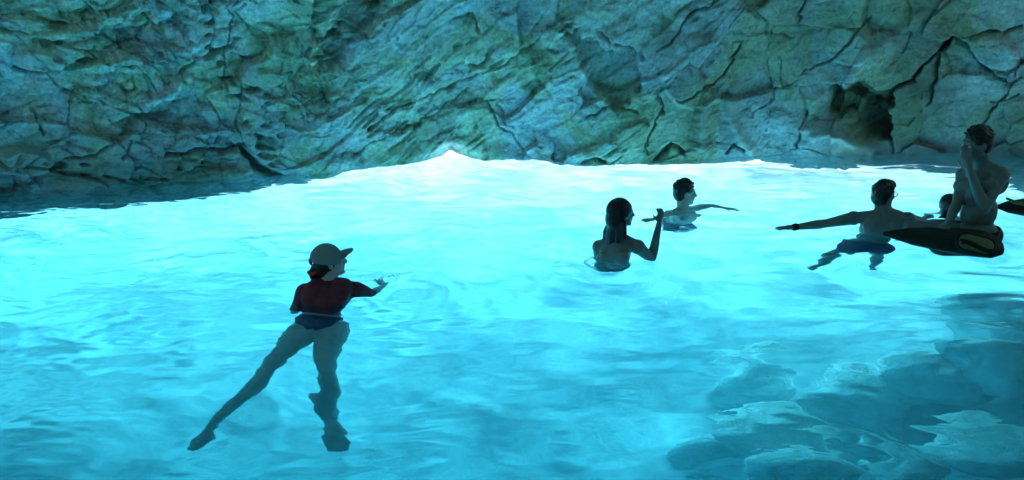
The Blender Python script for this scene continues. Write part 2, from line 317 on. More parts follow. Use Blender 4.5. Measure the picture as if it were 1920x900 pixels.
disp += 0.07 * (1 - sstep(0.85, 1.05, blob(1310, 125, 70, 72, -20))) + 0.08 * (1 - sstep(0.85, 1.05, blob(1862, 92, 55, 36, 10)))
disp += 0.06 * (1 - sstep(0.85, 1.05, blob(1595, 72, 52, 38, 20))); pale += 0.35 * (1 - sstep(0.85, 1.1, blob(1610, 62, 40, 30, 20)))
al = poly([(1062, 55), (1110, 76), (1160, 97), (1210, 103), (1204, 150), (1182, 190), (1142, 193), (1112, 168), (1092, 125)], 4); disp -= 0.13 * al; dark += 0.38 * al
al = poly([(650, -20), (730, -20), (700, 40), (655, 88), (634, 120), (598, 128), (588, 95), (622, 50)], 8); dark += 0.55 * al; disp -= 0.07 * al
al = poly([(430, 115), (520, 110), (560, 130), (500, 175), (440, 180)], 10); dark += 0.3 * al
for (x0, y0, x1, y1, wv) in ((700, 60, 560, 240, 26), (905, 60, 930, 250, 20), (220, 30, 330, 150, 22), (1290, 60, 1270, 250, 18)):
    d, _ = seg_dist([(x0, y0), (x1, y1)]); pale += 0.28 * np.exp(-(d / wv) ** 2)
d, _ = seg_dist([(620, 302), (700, 290), (760, 280), (820, 262), (850, 268), (905, 280), (960, 262), (990, 285)]); pale += 0.22 * np.exp(-(d / 5) ** 2)  # glow above the waterline, painted into the rock colour
# keep the water line and the mouth's lip in place
disp *= np.where(zf > 0, 1 - 0.4 * np.exp(-(zf / 0.08) ** 2), 0.6)
nrm = np.stack([-nout[..., 0], -nout[..., 1], -0.35 * np.clip(Z, 0, 1.5) / 1.5], -1).reshape(-1, 3); nrm /= np.linalg.norm(nrm, axis=1, keepdims=True)
q = p + nrm * disp[:, None]; q = q.reshape(X.shape + (3,))
me = grid_mesh('cave_wall', q[..., 0], q[..., 1], q[..., 2])
wet = np.clip(1.3 - zf / (0.10 + 0.30 * (1 - sstep(420, 560, cu)) + 0.12 * (vnoise(p * 2.2, 88) + 0.6)), 0, 1) * (0.35 + 0.5 * sstep(1450, 1700, cu) + 0.3 * (1 - sstep(300, 560, cu)))
wet *= 1 - 0.9 * sstep(520, 640, cu) * (1 - sstep(1380, 1480, cu))
dk = np.clip(dark + 0.75 * sstep(0.22, 0.5, fbm(p * 0.9, 4, 61)) + 0.42 * mR * sstep(-0.25, 0.35, vnoise(p * 0.8, 62)) + 0.12 * mR + 0.2 * sstep(1450, 1750, cu) + 0.35 * mL * sstep(0.1, -0.5, zf - 1.0), 0, 0.9)  # right end dimmed in colour for weaker light there; lower left darker too
pl = np.clip(pale * (0.6 + 0.5 * fbm(p * 6, 3, 63)) + 0.5 * sstep(0.28, 0.55, fbm(ps * 0.8, 4, 64)), 0, 0.85)
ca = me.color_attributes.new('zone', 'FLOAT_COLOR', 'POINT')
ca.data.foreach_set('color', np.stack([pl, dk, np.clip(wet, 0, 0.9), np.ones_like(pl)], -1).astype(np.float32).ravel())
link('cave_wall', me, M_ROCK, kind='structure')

# the rest of the cave: side walls and roof meeting the far wall, open towards the boat entrance behind
NA, NV = 260, 90
phi = np.linspace(R(-242), R(62), NA)   # measured from +x round through +y would be the front; this sweeps the rest
top = q[-1]                             # upper rim of the far wall
def zone_fill(me):
    c = me.color_attributes.new('zone', 'FLOAT_COLOR', 'POINT'); c.data.foreach_set('color', np.tile([0.05, 0.1, 0, 1], len(me.vertices)).astype(np.float32))
rims = {}
# side walls running back from the ends of the far wall
for nm, end, pts in (('left', 0, [(-6.2, 1.2), (-5.4, -2.0), (-3.6, -4.5), (-0.2, -5.6)]), ('right', -1, [(7.0, 1.5), (6.4, -2.0), (4.4, -4.4), (0.2, -5.6)])):
    e = q[NB, end]; path = np.array([[e[0], e[1]]] + list(pts)); L = np.linspace(0, len(path) - 1, 120)
    bx = np.interp(L, range(len(path)), path[:, 0]); by = np.interp(L, range(len(path)), path[:, 1])
    hz = np.linspace(-3.3, 5.4, 90); ZZ, BX = np.meshgrid(hz, bx, indexing='ij'); _, BY = np.meshgrid(hz, by, indexing='ij')
    ln = 0.07 * ZZ.clip(0) ** 2; r_ = np.hypot(BX, BY + 1); BX = BX * (1 - ln / r_); BY = BY - (BY + 1) * ln / r_
    wp = np.stack([BX, BY, ZZ], -1).reshape(-1, 3); n_ = -wp * [1, 1, 0]; n_ /= np.linalg.norm(n_, axis=1, keepdims=True) + 1e-6
    wp = wp + n_ * (0.25 * fbm(wp, 4, 72) + 0.15 * blocks(wp * 1.3, 73)[0])[:, None]; wp = wp.reshape(BX.shape + (3,))
    rims[nm] = wp[-1]
    me = grid_mesh('side_wall', wp[..., 0], wp[..., 1], wp[..., 2]); zone_fill(me); link('side_wall', me, M_ROCK, kind='structure')

# roof: one vault over the rim of the far wall and of the side walls
K = 40; ii = np.linspace(0, NS - 1, 300).astype(int)
rim = np.concatenate([rims['left'][::-1], top[ii], rims['right'], rims['left'][-1:]])
rim = rim + np.array([0, 0, -0.15])
apex = np.array([0.0, 1.0, 5.9]); tt = np.linspace(0, 1, K)[:, None, None]
roof = rim[None] * (1 - tt) + apex * tt; roof[..., 2] += (np.sin(tt[..., 0] * math.pi) * 0.7)
rp = roof.reshape(-1, 3); fade = np.repeat(sstep(0, 0.12, np.linspace(0, 1, K)) , roof.shape[1])
rp = rp + np.array([0, 0, -1.0]) * ((0.35 * fbm(rp * 0.6, 4, 70) + 0.2 * blocks(rp * 0.8, 71)[0]) * fade)[:, None]; roof = rp.reshape(roof.shape)
me = grid_mesh('cave_roof', roof[..., 0], roof[..., 1], roof[..., 2]); zone_fill(me); link('cave_roof', me, M_ROCK, kind='structure')

# ------------------------------------------------------------------ sea bed, water
def dense(lo, hi, a, b, n_in, n_out):
    return np.concatenate([np.linspace(lo, a, n_out, endpoint=False), np.linspace(a, b, n_in, endpoint=False), np.linspace(b, hi, n_out)])
gx = dense(-60, 60, -8, 8, 320, 30); gy = dense(-25, 80, 0, 12, 260, 30); GX, GY = np.meshgrid(gx, gy)
pp = np.stack([GX, GY, 0 * GX], -1).reshape(-1, 3)
bz = -2.35 + 0.22 * fbm(pp * 0.5, 4, 80) + 0.05 * fbm(pp * 2.5, 4, 81)
xr, yr = pp[:, 0], pp[:, 1]
bz += 0.42 * sstep(0.8, 3.6, xr - 0.15 * yr) * (1 - sstep(5.0, 8.0, yr)) + 0.35 * sstep(1.2, 3.6, -xr) * (1 - sstep(4.5, 7, yr))
me = grid_mesh('sea_bed', GX, GY, bz.reshape(GX.shape)); link('sea_bed', me, M_SAND, kind='structure')

gx = dense(-9, 9, -6.5, 6.5, 640, 12); gy = dense(-7, 11.6, 2.2, 9.6, 520, 14); GX, GY = np.meshgrid(gx, gy)
pp = np.stack([GX, GY, 0 * GX], -1).reshape(-1, 3)
ww = np.stack([vnoise(pp * 0.8, 95), vnoise(pp * 0.8, 96), 0 * pp[:, 0]], -1) * 0.35; pq = pp + ww
wz = 0.018 * vnoise(pq * [0.6, 1.1, 1], 90) + 0.019 * vnoise(pq * [1.3, 2.1, 1] + 3, 91) + 0.019 * vnoise(pq * [2.3, 4.0, 1] + 5, 92)
wz += 0.012 * np.abs(vnoise(pq * [1.5, 2.6, 1] + 9, 97)) + (0.0042 + 0.0035 * sstep(.6, -.6, pp[:, 0]) + 0.004 * sstep(-1.2, -3.0, pp[:, 0])) * fbm(pq * [5.0, 9, 1], 2, 93)
calm = 0.55 + 0.6 * sstep(-0.3, 0.4, vnoise(pp * 0.35, 94)); wz += 0.011 * vnoise(pq * [3.0, 4.2, 1] + 7, 98) * np.exp(-((pp[:, 0] + 1.3) ** 2 + (pp[:, 1] - 3.6) ** 2) / 1.2)
wz *= 1.18
wz *= calm * (1.0 + 0.55 * sstep(0.0, -2.2, pp[:, 0]) * 1.0 - 0.25 * sstep(-1.2, 0.0, pp[:, 0]) * sstep(2.5, 1.2, pp[:, 0]))
for (rx, ry, am, kk) in ((-1.05, 4.75, .010, 26), (.72, 5.55, .013, 26), (1.5, 6.85, .007, 28), (3.0, 6.2, .010, 26), (3.75, 5.7, .009, 24), (-.72, 4.95, .006, 40)):
    rr = np.hypot((pp[:, 0] - rx), (pp[:, 1] - ry)) + 0.05 * ww[:, 0]; wz += am * np.sin(kk * rr) * np.exp(-rr / 0.30) * sstep(0, .15, rr)
me = grid_mesh('sea_water', GX, GY, wz.reshape(GX.shape)); link('sea_water', me, M_WATER, kind='structure')

# the body of the water: tiny particles that scatter and tint the daylight
bm = bmesh.new(); bmesh.ops.create_cube(bm, size=1)
for v in bm.verts:
    v.co = Vector((v.co.x * 26, v.co.y * 18.4 + 0.1, -0.06 if v.co.z > 0 else -4.2))
me = bpy.data.meshes.new('water_body'); bm.to_mesh(me); bm.free()
a = NT('clear_sea_water'); a.n.remove(a.b)
ab = a.node('ShaderNodeVolumeAbsorption', Density=1.0); sc_ = a.node('ShaderNodeVolumeScatter', Density=0.165, Anisotropy=0.35)
SIG = (0.44, 0.066, 0.010); dens = 0.5
ab.inputs[0].default_value = tuple(1 - s / dens for s in SIG) + (1,); ab.inputs[1].default_value = dens
sc_.inputs[0].default_value = (0.46, 0.84, 1.0, 1)
ad = a.node('ShaderNodeAddShader'); a.l(ab.outputs[0], ad.inputs[0]); a.l(sc_.outputs[0], ad.inputs[1]); a.l(ad.outputs[0], a.out.inputs['Volume'])
link('water_body', me, a.m, kind='stuff', label='clear turquoise sea water filling the cave', cat='water')

# boulders on the bed
def boulder(px, py, z, sx, sy, sz, seed, label):
    bm = bmesh.new(); bmesh.ops.create_icosphere(bm, subdivisions=5, radius=1)
    co = np.array([v.co[:] for v in bm.verts]); r = np.random.default_rng(seed)
    d = np.ones(len(co))
    for _ in range(6):                 # worn broken faces
        n = r.normal(size=3); n /= np.linalg.norm(n); h = r.uniform(0.62, 0.9); k = co @ n
        e_ = np.where(k > 0.02, h / np.maximum(k, 0.02), 9); m_ = np.clip(0.5 + 0.5 * (e_ - d) / 0.22, 0, 1); d = e_ * (1 - m_) + d * m_ - 0.22 * m_ * (1 - m_)
    d = d * (1 + 0.10 * fbm(co * 1.5 + seed, 3, seed) + 0.05 * fbm(co * 5, 3, seed + 1))
    co = co * d[:, None] * [sx * 0.92, sy * 0.92, sz * 0.62]
    for v, c in zip(bm.verts, co): v.co = c
    for f in bm.faces: f.smooth = True
    me = bpy.data.meshes.new('boulder'); bm.to_mesh(me); bm.free()
    o = link('boulder', me, M_BOULDER, label=label, cat='boulder', group='boulders under the clear water')
    o.location = U(px, py, z - .52); o.rotation_euler = (r.uniform(-.25, .25), r.uniform(-.25, .25), r.uniform(0, 6)); return o
BL = [
 (1500, 885, -1.25, .42, .30, .30, 1, 'pale rounded submerged boulder cut by the bottom edge right of the centre'),
 (1830, 850, -1.05, .55, .40, .36, 2, 'large pale submerged boulder in the bottom right corner'),
 (1445, 815, -1.45, .42, .34, .30, 3, 'submerged boulder left of the big bottom right boulders, blurred by ripples'),
 (1640, 855, -1.35, .13, .10, .10, 4, 'small pale stone lying between the large submerged boulders'),
 (1670, 822, -1.5, .10, .08, .07, 5, 'smallest pale stone between the large submerged boulders'),
 (1600, 745, -1.55, .55, .45, .30, 6, 'broad dim submerged boulder in the middle of the right hand rock field'),
 (1760, 715, -1.45, .50, .40, .34, 7, 'long submerged boulder above the bright bottom right boulder'),
 (1880, 690, -1.25, .50, .45, .45, 8, 'dark submerged boulder at the right edge below the swimmers'),
 (1420, 720, -1.8, .50, .40, .30, 9, 'faint submerged boulder at the left edge of the rock field'),
 (1880, 600, -1.5, .60, .50, .50, 10, 'dark deep boulder at the right edge under the black float'),
 (1700, 900, -1.0, .30, .25, .25, 11, 'submerged boulder touching the bottom edge between two larger pale ones'),
 (1330, 880, -1.9, .40, .35, .20, 12, 'dim low boulder deep down at the bottom, right of the swimmer in the cap'),
 (130, 800, -1.9, .55, .45, .28, 13, 'dim submerged boulder in the bottom left corner'),
 (215, 840, -1.9, .30, .30, .14, 14, 'dark submerged boulder just left of the capped swimmer\'s feet'),
 (310, 830, -2.0, .40, .28, .16, 15, 'low flat submerged rock beneath the capped swimmer\'s left foot'),
 (40, 870, -1.6, .40, .30, .20, 16, 'submerged boulder at the very bottom left of the water'),
]
for args in BL: boulder(*args)

# ------------------------------------------------------------------ figures: solid volumes fused into one continuous skin
def ell(bm, c, r, rot=None, seg=16):
    m = Matrix.Translation(c) @ (rot.to_4x4() if rot is not None else Matrix()) @ Matrix.Diagonal((*r, 1))
    bmesh.ops.create_uvsphere(bm, u_segments=seg, v_segments=max(8, seg * 2 // 3), radius=1, matrix=m)
def cap(bm, a, b, ra, rb, flat=1.0, side=None, n=14):   # tapered limb; flat scales one cross axis
    a, b = Vector(a), Vector(b); z = (b - a); L = z.length
    if L < 1e-5: return ell(bm, a, (ra, ra, ra))
    z.normalize(); s = Vector(side) if side is not None else (Vector((0, 0, 1)) if abs(z.z) < .9 else Vector((1, 0, 0)))
    x = (s - z * s.dot(z)).normalized(); y = z.cross(x)
    rings = []
    st = [(-ra * math.cos(t), ra * math.sin(t)) for t in np.linspace(0.15, math.pi / 2, 4)] + [(L * k, ra + (rb - ra) * k) for k in (0.25, .5, .75)] + \
         [(L + rb * math.sin(t), rb * math.cos(t)) for t in np.linspace(0, math.pi / 2 - 0.15, 4)]
    for h, r in st:
        rings.append([bm.verts.new(a + z * h + (x * math.cos(t) + y * math.sin(t) * flat) * r) for t in np.linspace(0, 2 * math.pi, n, endpoint=False)])
    for r0, r1 in zip(rings[:-1], rings[1:]):
        for i in range(n): bm.faces.new((r0[i], r0[(i + 1) % n], r1[(i + 1) % n], r1[i]))
    bm.faces.new(list(reversed(rings[0]))); bm.faces.new(rings[-1])
def chain(bm, pts, rad, **k):
    for i in range(len(pts) - 1): cap(bm, pts[i], pts[i + 1], rad[i], rad[i + 1], **k)
def fuse(name, bm, mat, parent=None, voxel=0.009, smooth=5, cut=None, **tags):
    bmesh.ops.recalc_face_normals(bm, faces=bm.faces)
    me = bpy.data.meshes.new(name); bm.to_mesh(me); bm.free()
    t = bpy.data.objects.new('tmp', me); COL.objects.link(t)
    m = t.modifiers.new('r', 'REMESH'); m.mode = 'VOXEL'; m.voxel_size = voxel; m.use_smooth_shade = True
    s = t.modifiers.new('s', 'SMOOTH'); s.factor = 0.5; s.iterations = smooth
    dg = bpy.context.evaluated_depsgraph_get(); dg.update()
    nm = bpy.data.meshes.new_from_object(t.evaluated_get(dg)); bpy.data.objects.remove(t); nm.name = name
    if cut:                              # cloth: keep what lies on the kept side of each plane (point, normal)
        b2_ = bmesh.new(); b2_.from_mesh(nm)
        for pt, no in cut:
            bmesh.ops.bisect_plane(b2_, geom=b2_.verts[:] + b2_.edges[:] + b2_.faces[:], plane_co=pt, plane_no=no, clear_outer=False, clear_inner=True)
        b2_.to_mesh(nm); b2_.free()
    nm.polygons.foreach_set('use_smooth', np.ones(len(nm.polygons), bool))
    return link(name, nm, mat, parent, **tags)
def frame(fwd, up=(0, 0, 1)):
    f = Vector(fwd).normalized(); u = Vector(up); u = (u - f * u.dot(f)).normalized(); r = f.cross(u)
    m = Matrix((r, f, u)).transposed(); return m          # columns: right, forward, up
def head_bm(bm, c, F, s=1.0, neck=None):
    def L(x, y, z): return Vector(c) + F @ Vector((x, y, z)) * s
    ell(bm, L(0, -.012, .028), (.074 * s, .094 * s, .088 * s), F); ell(bm, L(0, .022, -.035), (.060 * s, .068 * s, .078 * s), F)
    ell(bm, L(0, .045, -.085), (.040 * s, .040 * s, .030 * s), F); ell(bm, L(0, .080, -.100), (.020 * s, .016 * s, .017 * s), F)
    cap(bm, L(-.033, .076, .022), L(.033, .076, .022), .014 * s, .014 * s)
    cap(bm, L(0, .090, .010), L(0, .112, -.030), .009 * s, .015 * s)
    for sx in (-1, 1):
        ell(bm, L(.036 * sx, .068, -.020), (.020 * s, .018 * s, .016 * s), F); ell(bm, L(.014 * sx, .098, -.033), (.009 * s, .010 * s, .007 * s), F)
        ell(bm, L(.077 * sx, -.004, -.008), (.008 * s, .018 * s, .032 * s), F)
        cap(bm, L(.055 * sx, 0, -.06), L(.03 * sx, .06, -.095), .018 * s, .016 * s)
    cap(bm, L(-.018, .090, -.056), L(.018, .090, -.056), .0085 * s, .0085 * s); cap(bm, L(-.015, .088, -.069), L(.015, .088, -.069), .0085 * s, .0085 * s)
def eyes(parent, c, F, s=1.0):
    for sx in (-1, 1):
        bm = bmesh.new(); ell(bm, Vector(c) + F @ Vector((.031 * sx, .079, -.001)) * s, (.0125 * s, .010 * s, .009 * s), F, 12)
        me = bpy.data.meshes.new('eye'); bm.to_mesh(me); bm.free(); link('eye', me, M_EYE, parent)
def hand_bm(bm, w, tip, palm_n, spread=0.25, curl=0.25, s=1.0, thumb=1):
    w, tip = Vector(w), Vector(tip); d = (tip - w).normalized(); n = Vector(palm_n); n = (n - d * n.dot(d)).normalized(); r = d.cross(n)
    pc = w + d * .055 * s
    ell(bm, pc, (.040 * s, .052 * s, .015 * s), Matrix((r, d, n)).transposed()); cap(bm, w, pc, .024 * s, .022 * s)
    for k, (o, ln) in enumerate(((-.030, .060), (-.010, .072), (.010, .068), (.029, .054))):
        k0 = w + d * (.092 * s) + r * o * s; a_ = (k - 1.5) * spread * 0.35
        f = (d * math.cos(a_) + r * math.sin(a_)); f1 = (f + n * curl).normalized(); f2 = (f + n * curl * 3).normalized()
        k1 = k0 + f1 * ln * .5 * s; k2 = k1 + f2 * ln * .5 * s
        chain(bm, [k0 - d * .02 * s, k0, k1, k2], [.0095 * s, .0092 * s, .0082 * s, .0068 * s], n=8)
    t0 = w + d * .030 * s - r * .030 * s * thumb; t1 = t0 + (d * .6 - r * thumb * .75 + n * .25).normalized() * .038 * s; t2 = t1 + (d * .9 - r * thumb * .35 + n * .4).normalized() * .03 * s
    chain(bm, [t0, t1, t2], [.015 * s, .0105 * s, .008 * s], n=8)
def foot_bm(bm, ank, toe, s=1.0):
    a_, t = Vector(ank), Vector(toe); d = (t - a_).normalized()
    sd_ = d.cross(Vector((0, .3, 1))).normalized(); L_ = (t - a_).length
    heel = a_ - d * .035 * s
    cap(bm, heel, a_ + d * L_ * .6, .032 * s, .036 * s, flat=.8); ell(bm, a_ + d * L_ * .72, (.045 * s, .055 * s, .020 * s), Matrix((sd_, d, sd_.cross(d))).transposed())
    for k in range(5):
        o = sd_ * (k - 2) * .018 * s; b_ = a_ + d * L_ * .88 + o; cap(bm, b_, b_ + d * (.035 - .004 * abs(k - 1)) * s, .011 * s, .009 * s, n=8)
def torso_bm(bm, J, s, fem=False, inf=0.0):
    sl_, sr = J['sl'], J['sr']; pel, ch, nk = J['pel'], J['chest'], J['neck']; ax = (nk - pel).normalized(); rt = (sr - sl_).normalized()
    fw = ax.cross(rt).normalized() * -1 if J.get('flip') else rt.cross(ax).normalized() * -1
    Fm = Matrix((rt, fw, ax)).transposed(); i = inf
    wd = (sr - sl_).length / 2
    ell(bm, ch + ax * .02, (wd * .80 * J.get('wide', 1) + i, .112 * s + i, .175 * s + i), Fm)
    ell(bm, ch + ax * .10 * s, (wd * .86 + i, .085 * s + i, .085 * s + i), Fm)
    mid = (pel + ch) / 2; ell(bm, mid, ((.118 if fem else .135) * s * J.get('wide', 1) + i, .092 * s + i, .16 * s + i), Fm)
    ell(bm, pel, ((.160 if fem else .145) * s + i, .105 * s + i, .11 * s + i), Fm)
    for k in (-1, 1):
        ell(bm, pel - fw * .055 * s - ax * .045 * s + rt * .065 * k * s, (.078 * s + i, .07 * s + i, .085 * s + i), Fm)
        ell(bm, ch - fw * .075 * s + rt * .085 * k * s + ax * .05 * s, (.075 * s + i, .04 * s + i, .10 * s + i), Fm)   # shoulder blade
        if fem: ell(bm, ch + fw * .095 * s + rt * .07 * k * s + ax * .0, (.062 * s + i, .055 * s + i, .06 * s + i), Fm)
        else: ell(bm, ch + fw * .075 * s + rt * .08 * k * s + ax * .06 * s, (.085 * s + i, .04 * s + i, .06 * s + i), Fm)
    return Fm
def body(name, J, mat, s=1.0, fem=False, voxel=0.008, label=None, group=None, arms=('l', 'r'), legs=True):
    bm = bmesh.new(); Fm = torso_bm(bm, J, s, fem)
    nk, hd = J['neck'], J['head']; a_ = (.94 if fem else 1.0) * J.get('arm', 1.0)
    HF = frame(J['look'], J.get('hup', (0, 0, 1)))
    cap(bm, nk - (J['neck'] - J['pel']).normalized() * .03, hd + HF @ Vector((0, -.025, -.03)) * s, .060 * s * a_, .052 * s * a_)
    for k in 'lr':
        sh = J['s' + k]; cap(bm, nk - Vector((0, 0, .01)) * s, sh + (nk - sh) * .12, .055 * s * a_, .050 * s * a_)
        if k in arms:
            el, wr, ht = J['e' + k], J['w' + k], J['h' + k]
            ell(bm, sh, (.062 * s * a_,) * 3)
            m1 = sh.lerp(el, .38); m2 = el.lerp(wr, .25)
            chain(bm, [sh, m1, el], [.056 * s * a_, .049 * s * a_, .036 * s * a_]); chain(bm, [el, m2, wr], [.036 * s * a_, .041 * s * a_, .024 * s * a_])
            hand_bm(bm, wr, ht, J.get('pn' + k, (0, 0, -1)), s=s * (.92 if fem else 1.0), curl=J.get('curl' + k, .25), spread=J.get('spr' + k, .3), thumb=J.get('th' + k, 1))
        if legs:
            hp, kn, an, to = J['p' + k], J['k' + k], J['a' + k], J['t' + k]
            m1 = hp.lerp(kn, .35); m2 = kn.lerp(an, .30)
            lg = J.get('leg', 1.0); chain(bm, [hp, m1, kn], [.088 * s * lg, .082 * s * lg, .054 * s * lg]); chain(bm, [kn, m2, an], [.050 * s * lg, .058 * s * lg, .032 * s * lg]); foot_bm(bm, an, to, s * J.get('ft', 1.0))
    head_bm(bm, hd, HF, s)
    o = fuse(name, bm, mat, None, voxel, 4, label=label, cat='person', group=group)
    eyes(o, hd, HF, s)
    return o, HF, Fm
def trunks(J, s, mat, parent, legpart=.5, inf=.012, name='swim_trunks', fem=False, top=.07):
    bm = bmesh.new(); K = dict(J); pel = J['pel']; ax = (J['neck'] - pel).normalized(); rt = (J['sr'] - J['sl']).normalized(); fw = rt.cross(ax).normalized() * -1
    Fm = Matrix((rt, fw, ax)).transposed()
    ell(bm, pel, ((.160 if fem else .150) * s + inf, .108 * s + inf, .11 * s + inf), Fm)
    for k in (-1, 1): ell(bm, pel - fw * .055 * s - ax * .045 * s + rt * .065 * k * s, (.078 * s + inf, .07 * s + inf, .085 * s + inf), Fm)
    for k in 'lr':
        if legpart > 0: cap(bm, J['p' + k], J['p' + k].lerp(J['k' + k], legpart), .086 * s + inf * 1.3, .074 * s + inf * 1.8)
    return fuse(name, bm, mat, parent, .008, 3, cut=[(pel + ax * top, -ax)])

# --- swimmer in the cap, seen from behind, legs trailing towards the viewer under water
D1 = 4.92
J = dict(pel=U(597, 600, -.17), chest=P(612, 556, D1 - .05) + Vector((0, 0, -.05)), neck=P(622, 528, D1 + .03), head=P(617, 490, D1 + .06),
         sl=P(572, 549, D1), sr=P(668, 543, D1 + .03), el=U(552, 586, -.16), wl=U(572, 572, -.34), hl=U(590, 560, -.40),
         er=P(700, 551, D1 + .12) + Vector((0, 0, -.03)), wr=U(720, 535, -.07), hr=U(698, 515, -.06), look=(.92, .36, .12), leg=1.30, ft=1.25, wide=1.14, hup=(.02, .0, 1),
         pl=U(572, 618, -.24), pr=U(624, 618, -.24), kl=U(512, 688, -.44), kr=U(604, 698, -.44), al=U(415, 785, -.68), ar=U(622, 782, -.78),
         tl=U(376, 834, -.78), tr=U(630, 846, -.92), pnr=(0, 0, -1), curlr=.08, sprr=.35)
o1, HF, FM = body('person', J, M_SKIN_LIT, 1.0, True, label='swimmer in a pale cap and maroon top with legs trailing under water, seen from behind')
def H(J, HF, s): return lambda x, y, z: J['head'] + HF @ Vector((x, y, z)) * s
L = H(J, HF, 1.0)
bm = bmesh.new(); ell(bm, L(0, -.016, .030), (.092, .110, .104), HF, 28)
cap_o = fuse('baseball_cap', bm, M_CAP, o1, .006, 2, cut=[(L(0, 0, .004), (HF @ Vector((0, .30, 1))))])
bm = bmesh.new()                          # curved peak
n = 14; rows = []
for j in range(7):
    rr = j / 6
    row = []
    for i in range(n):
        t = (i / (n - 1) - .5) * 2; x = t * (.070 - .010 * rr * rr); y = .062 + rr * .105 * math.sqrt(max(0, 1 - (t * .93) ** 2 * rr)) + (1 - abs(t)) * .014
        row.append((x, y, .035 - .016 * t * t + .012 * rr))
    rows.append(row)
for dz in (0, .005):
    pass
vt = [[bm.verts.new(L(x, y, z + .005)) for x, y, z in r_] for r_ in rows]; vb = [[bm.verts.new(L(x, y, z - .003)) for x, y, z in r_] for r_ in rows]
for j in range(6):
    for i in range(n - 1):
        bm.faces.new((vt[j][i], vt[j][i + 1], vt[j + 1][i + 1], vt[j + 1][i])); bm.faces.new((vb[j][i], vb[j + 1][i], vb[j + 1][i + 1], vb[j][i + 1]))
for i in range(n - 1): bm.faces.new((vt[6][i], vt[6][i + 1], vb[6][i + 1], vb[6][i]))
for j in range(6): bm.faces.new((vt[j][0], vt[j + 1][0], vb[j + 1][0], vb[j][0])); bm.faces.new((vt[j][-1], vb[j][-1], vb[j + 1][-1], vt[j + 1][-1]))
for f in bm.faces: f.smooth = True
me = bpy.data.meshes.new('peak'); bm.to_mesh(me); bm.free(); link('peak', me, M_CAP, cap_o)
bm = bmesh.new(); ell(bm, L(0, -.122, .030), (.024, .012, .028), HF); fuse('cap_opening', bm, M_HAIR, cap_o, .004, 1)
bm = bmesh.new(); ell(bm, L(0, -.025, -.005), (.078, .085, .075), HF); ell(bm, L(0, -.045, -.06), (.066, .058, .06), HF)
chain(bm, [L(-.01, -.095, -.02), L(-.02, -.12, -.065), L(-.025, -.115, -.13), L(-.02, -.09, -.18)], [.03, .034, .03, .014]); fuse('hair', bm, M_HAIR, o1, .007, 3, cut=[(L(0, .045, 0), HF @ Vector((0, -1, 0)))])
bm = bmesh.new()
for k in range(16):
    t = k / 16 * 6.283; c0 = L(-.018, -.118, -.055) + HF @ Vector((math.cos(t) * .032, math.sin(t) * .030, math.sin(t * 3) * .004)); ell(bm, c0, (.013, .013, .014))
fuse('hair_tie', bm, M_RED, o1, .005, 1)
# shirt
bm = bmesh.new(); K = dict(J); torso_bm(bm, J, 1.0, True, .012)
ax = (J['neck'] - J['pel']).normalized()
for k in 'lr':
    sh = J['s' + k]; cap(bm, J['neck'], sh, .056, .062); cap(bm, sh, sh.lerp(J['e' + k], .8), .068, .056)
fuse('maroon_top', bm, M_SHIRT, o1, .008, 3, cut=[(J['pel'] + ax * .075, ax), (J['neck'] + ax * .015, -ax)])
# bikini bottom: a triangular back piece
bm = bmesh.new(); s = 1.0; i_ = .007; rt = (J['sr'] - J['sl']).normalized(); fw = rt.cross(ax).normalized() * -1; Fm = Matrix((rt, fw, ax)).transposed()
ell(bm, J['pel'], (.160 * s + i_, .105 * s + i_, .11 * s + i_), Fm)
for k in (-1, 1): ell(bm, J['pel'] - fw * .055 * s - ax * .045 * s + rt * .065 * k * s, (.078 * s + i_, .07 * s + i_, .085 * s + i_), Fm)
pl_ = J['pel']
fuse('bikini_bottom', bm, M_NAVY, o1, .006, 2, cut=[(pl_ + ax * .045, -ax), (pl_ - ax * .115, ax * .86 + rt * .5), (pl_ - ax * .115, ax * .86 - rt * .5)])

# --- woman with wet hair raising her hand
D2 = 5.62
J = dict(pel=U(1158, 505, -.44) + Vector((0, .10, 0)), chest=P(1154, 472, D2) + Vector((0, 0, -.05)), neck=P(1158, 443, D2), head=P(1166, 400, D2 + .01),
         sl=P(1124, 463, D2 + .10), sr=P(1196, 463, D2 - .08), er=P(1222, 486, D2 - .02), wr=P(1236, 418, D2 + .03), hr=P(1243, 374, D2 + .05),
         el=P(1128, 500, D2 + .16) + Vector((0, 0, -.2)), wl=P(1160, 505, D2 + .35) + Vector((0, 0, -.25)), hl=P(1180, 505, D2 + .4) + Vector((0, 0, -.25)),
         arm=1.10, look=(.93, .36, .02), pnr=(-.35, .9, 0), curlr=.9, sprr=.3, thr=-1)
pe = J['pel']
J.update(pl=pe + Vector((-.08, 0, -.08)), pr=pe + Vector((.08, .02, -.08)), kl=pe + Vector((-.10, .30, -.33)), kr=pe + Vector((.10, .34, -.30)), al=pe + Vector((-.12, .62, -.55)), ar=pe + Vector((.12, .66, -.48)),
         tl=pe + Vector((-.14, .76, -.68)), tr=pe + Vector((.14, .80, -.60)))
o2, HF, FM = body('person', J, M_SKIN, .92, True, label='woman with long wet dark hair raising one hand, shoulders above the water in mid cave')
L = H(J, HF, .92)
bm = bmesh.new(); ell(bm, L(0, -.028, .032), (.090, .106, .098), HF); ell(bm, L(0, -.058, -.04), (.086, .080, .105), HF)
r = random.Random(3)
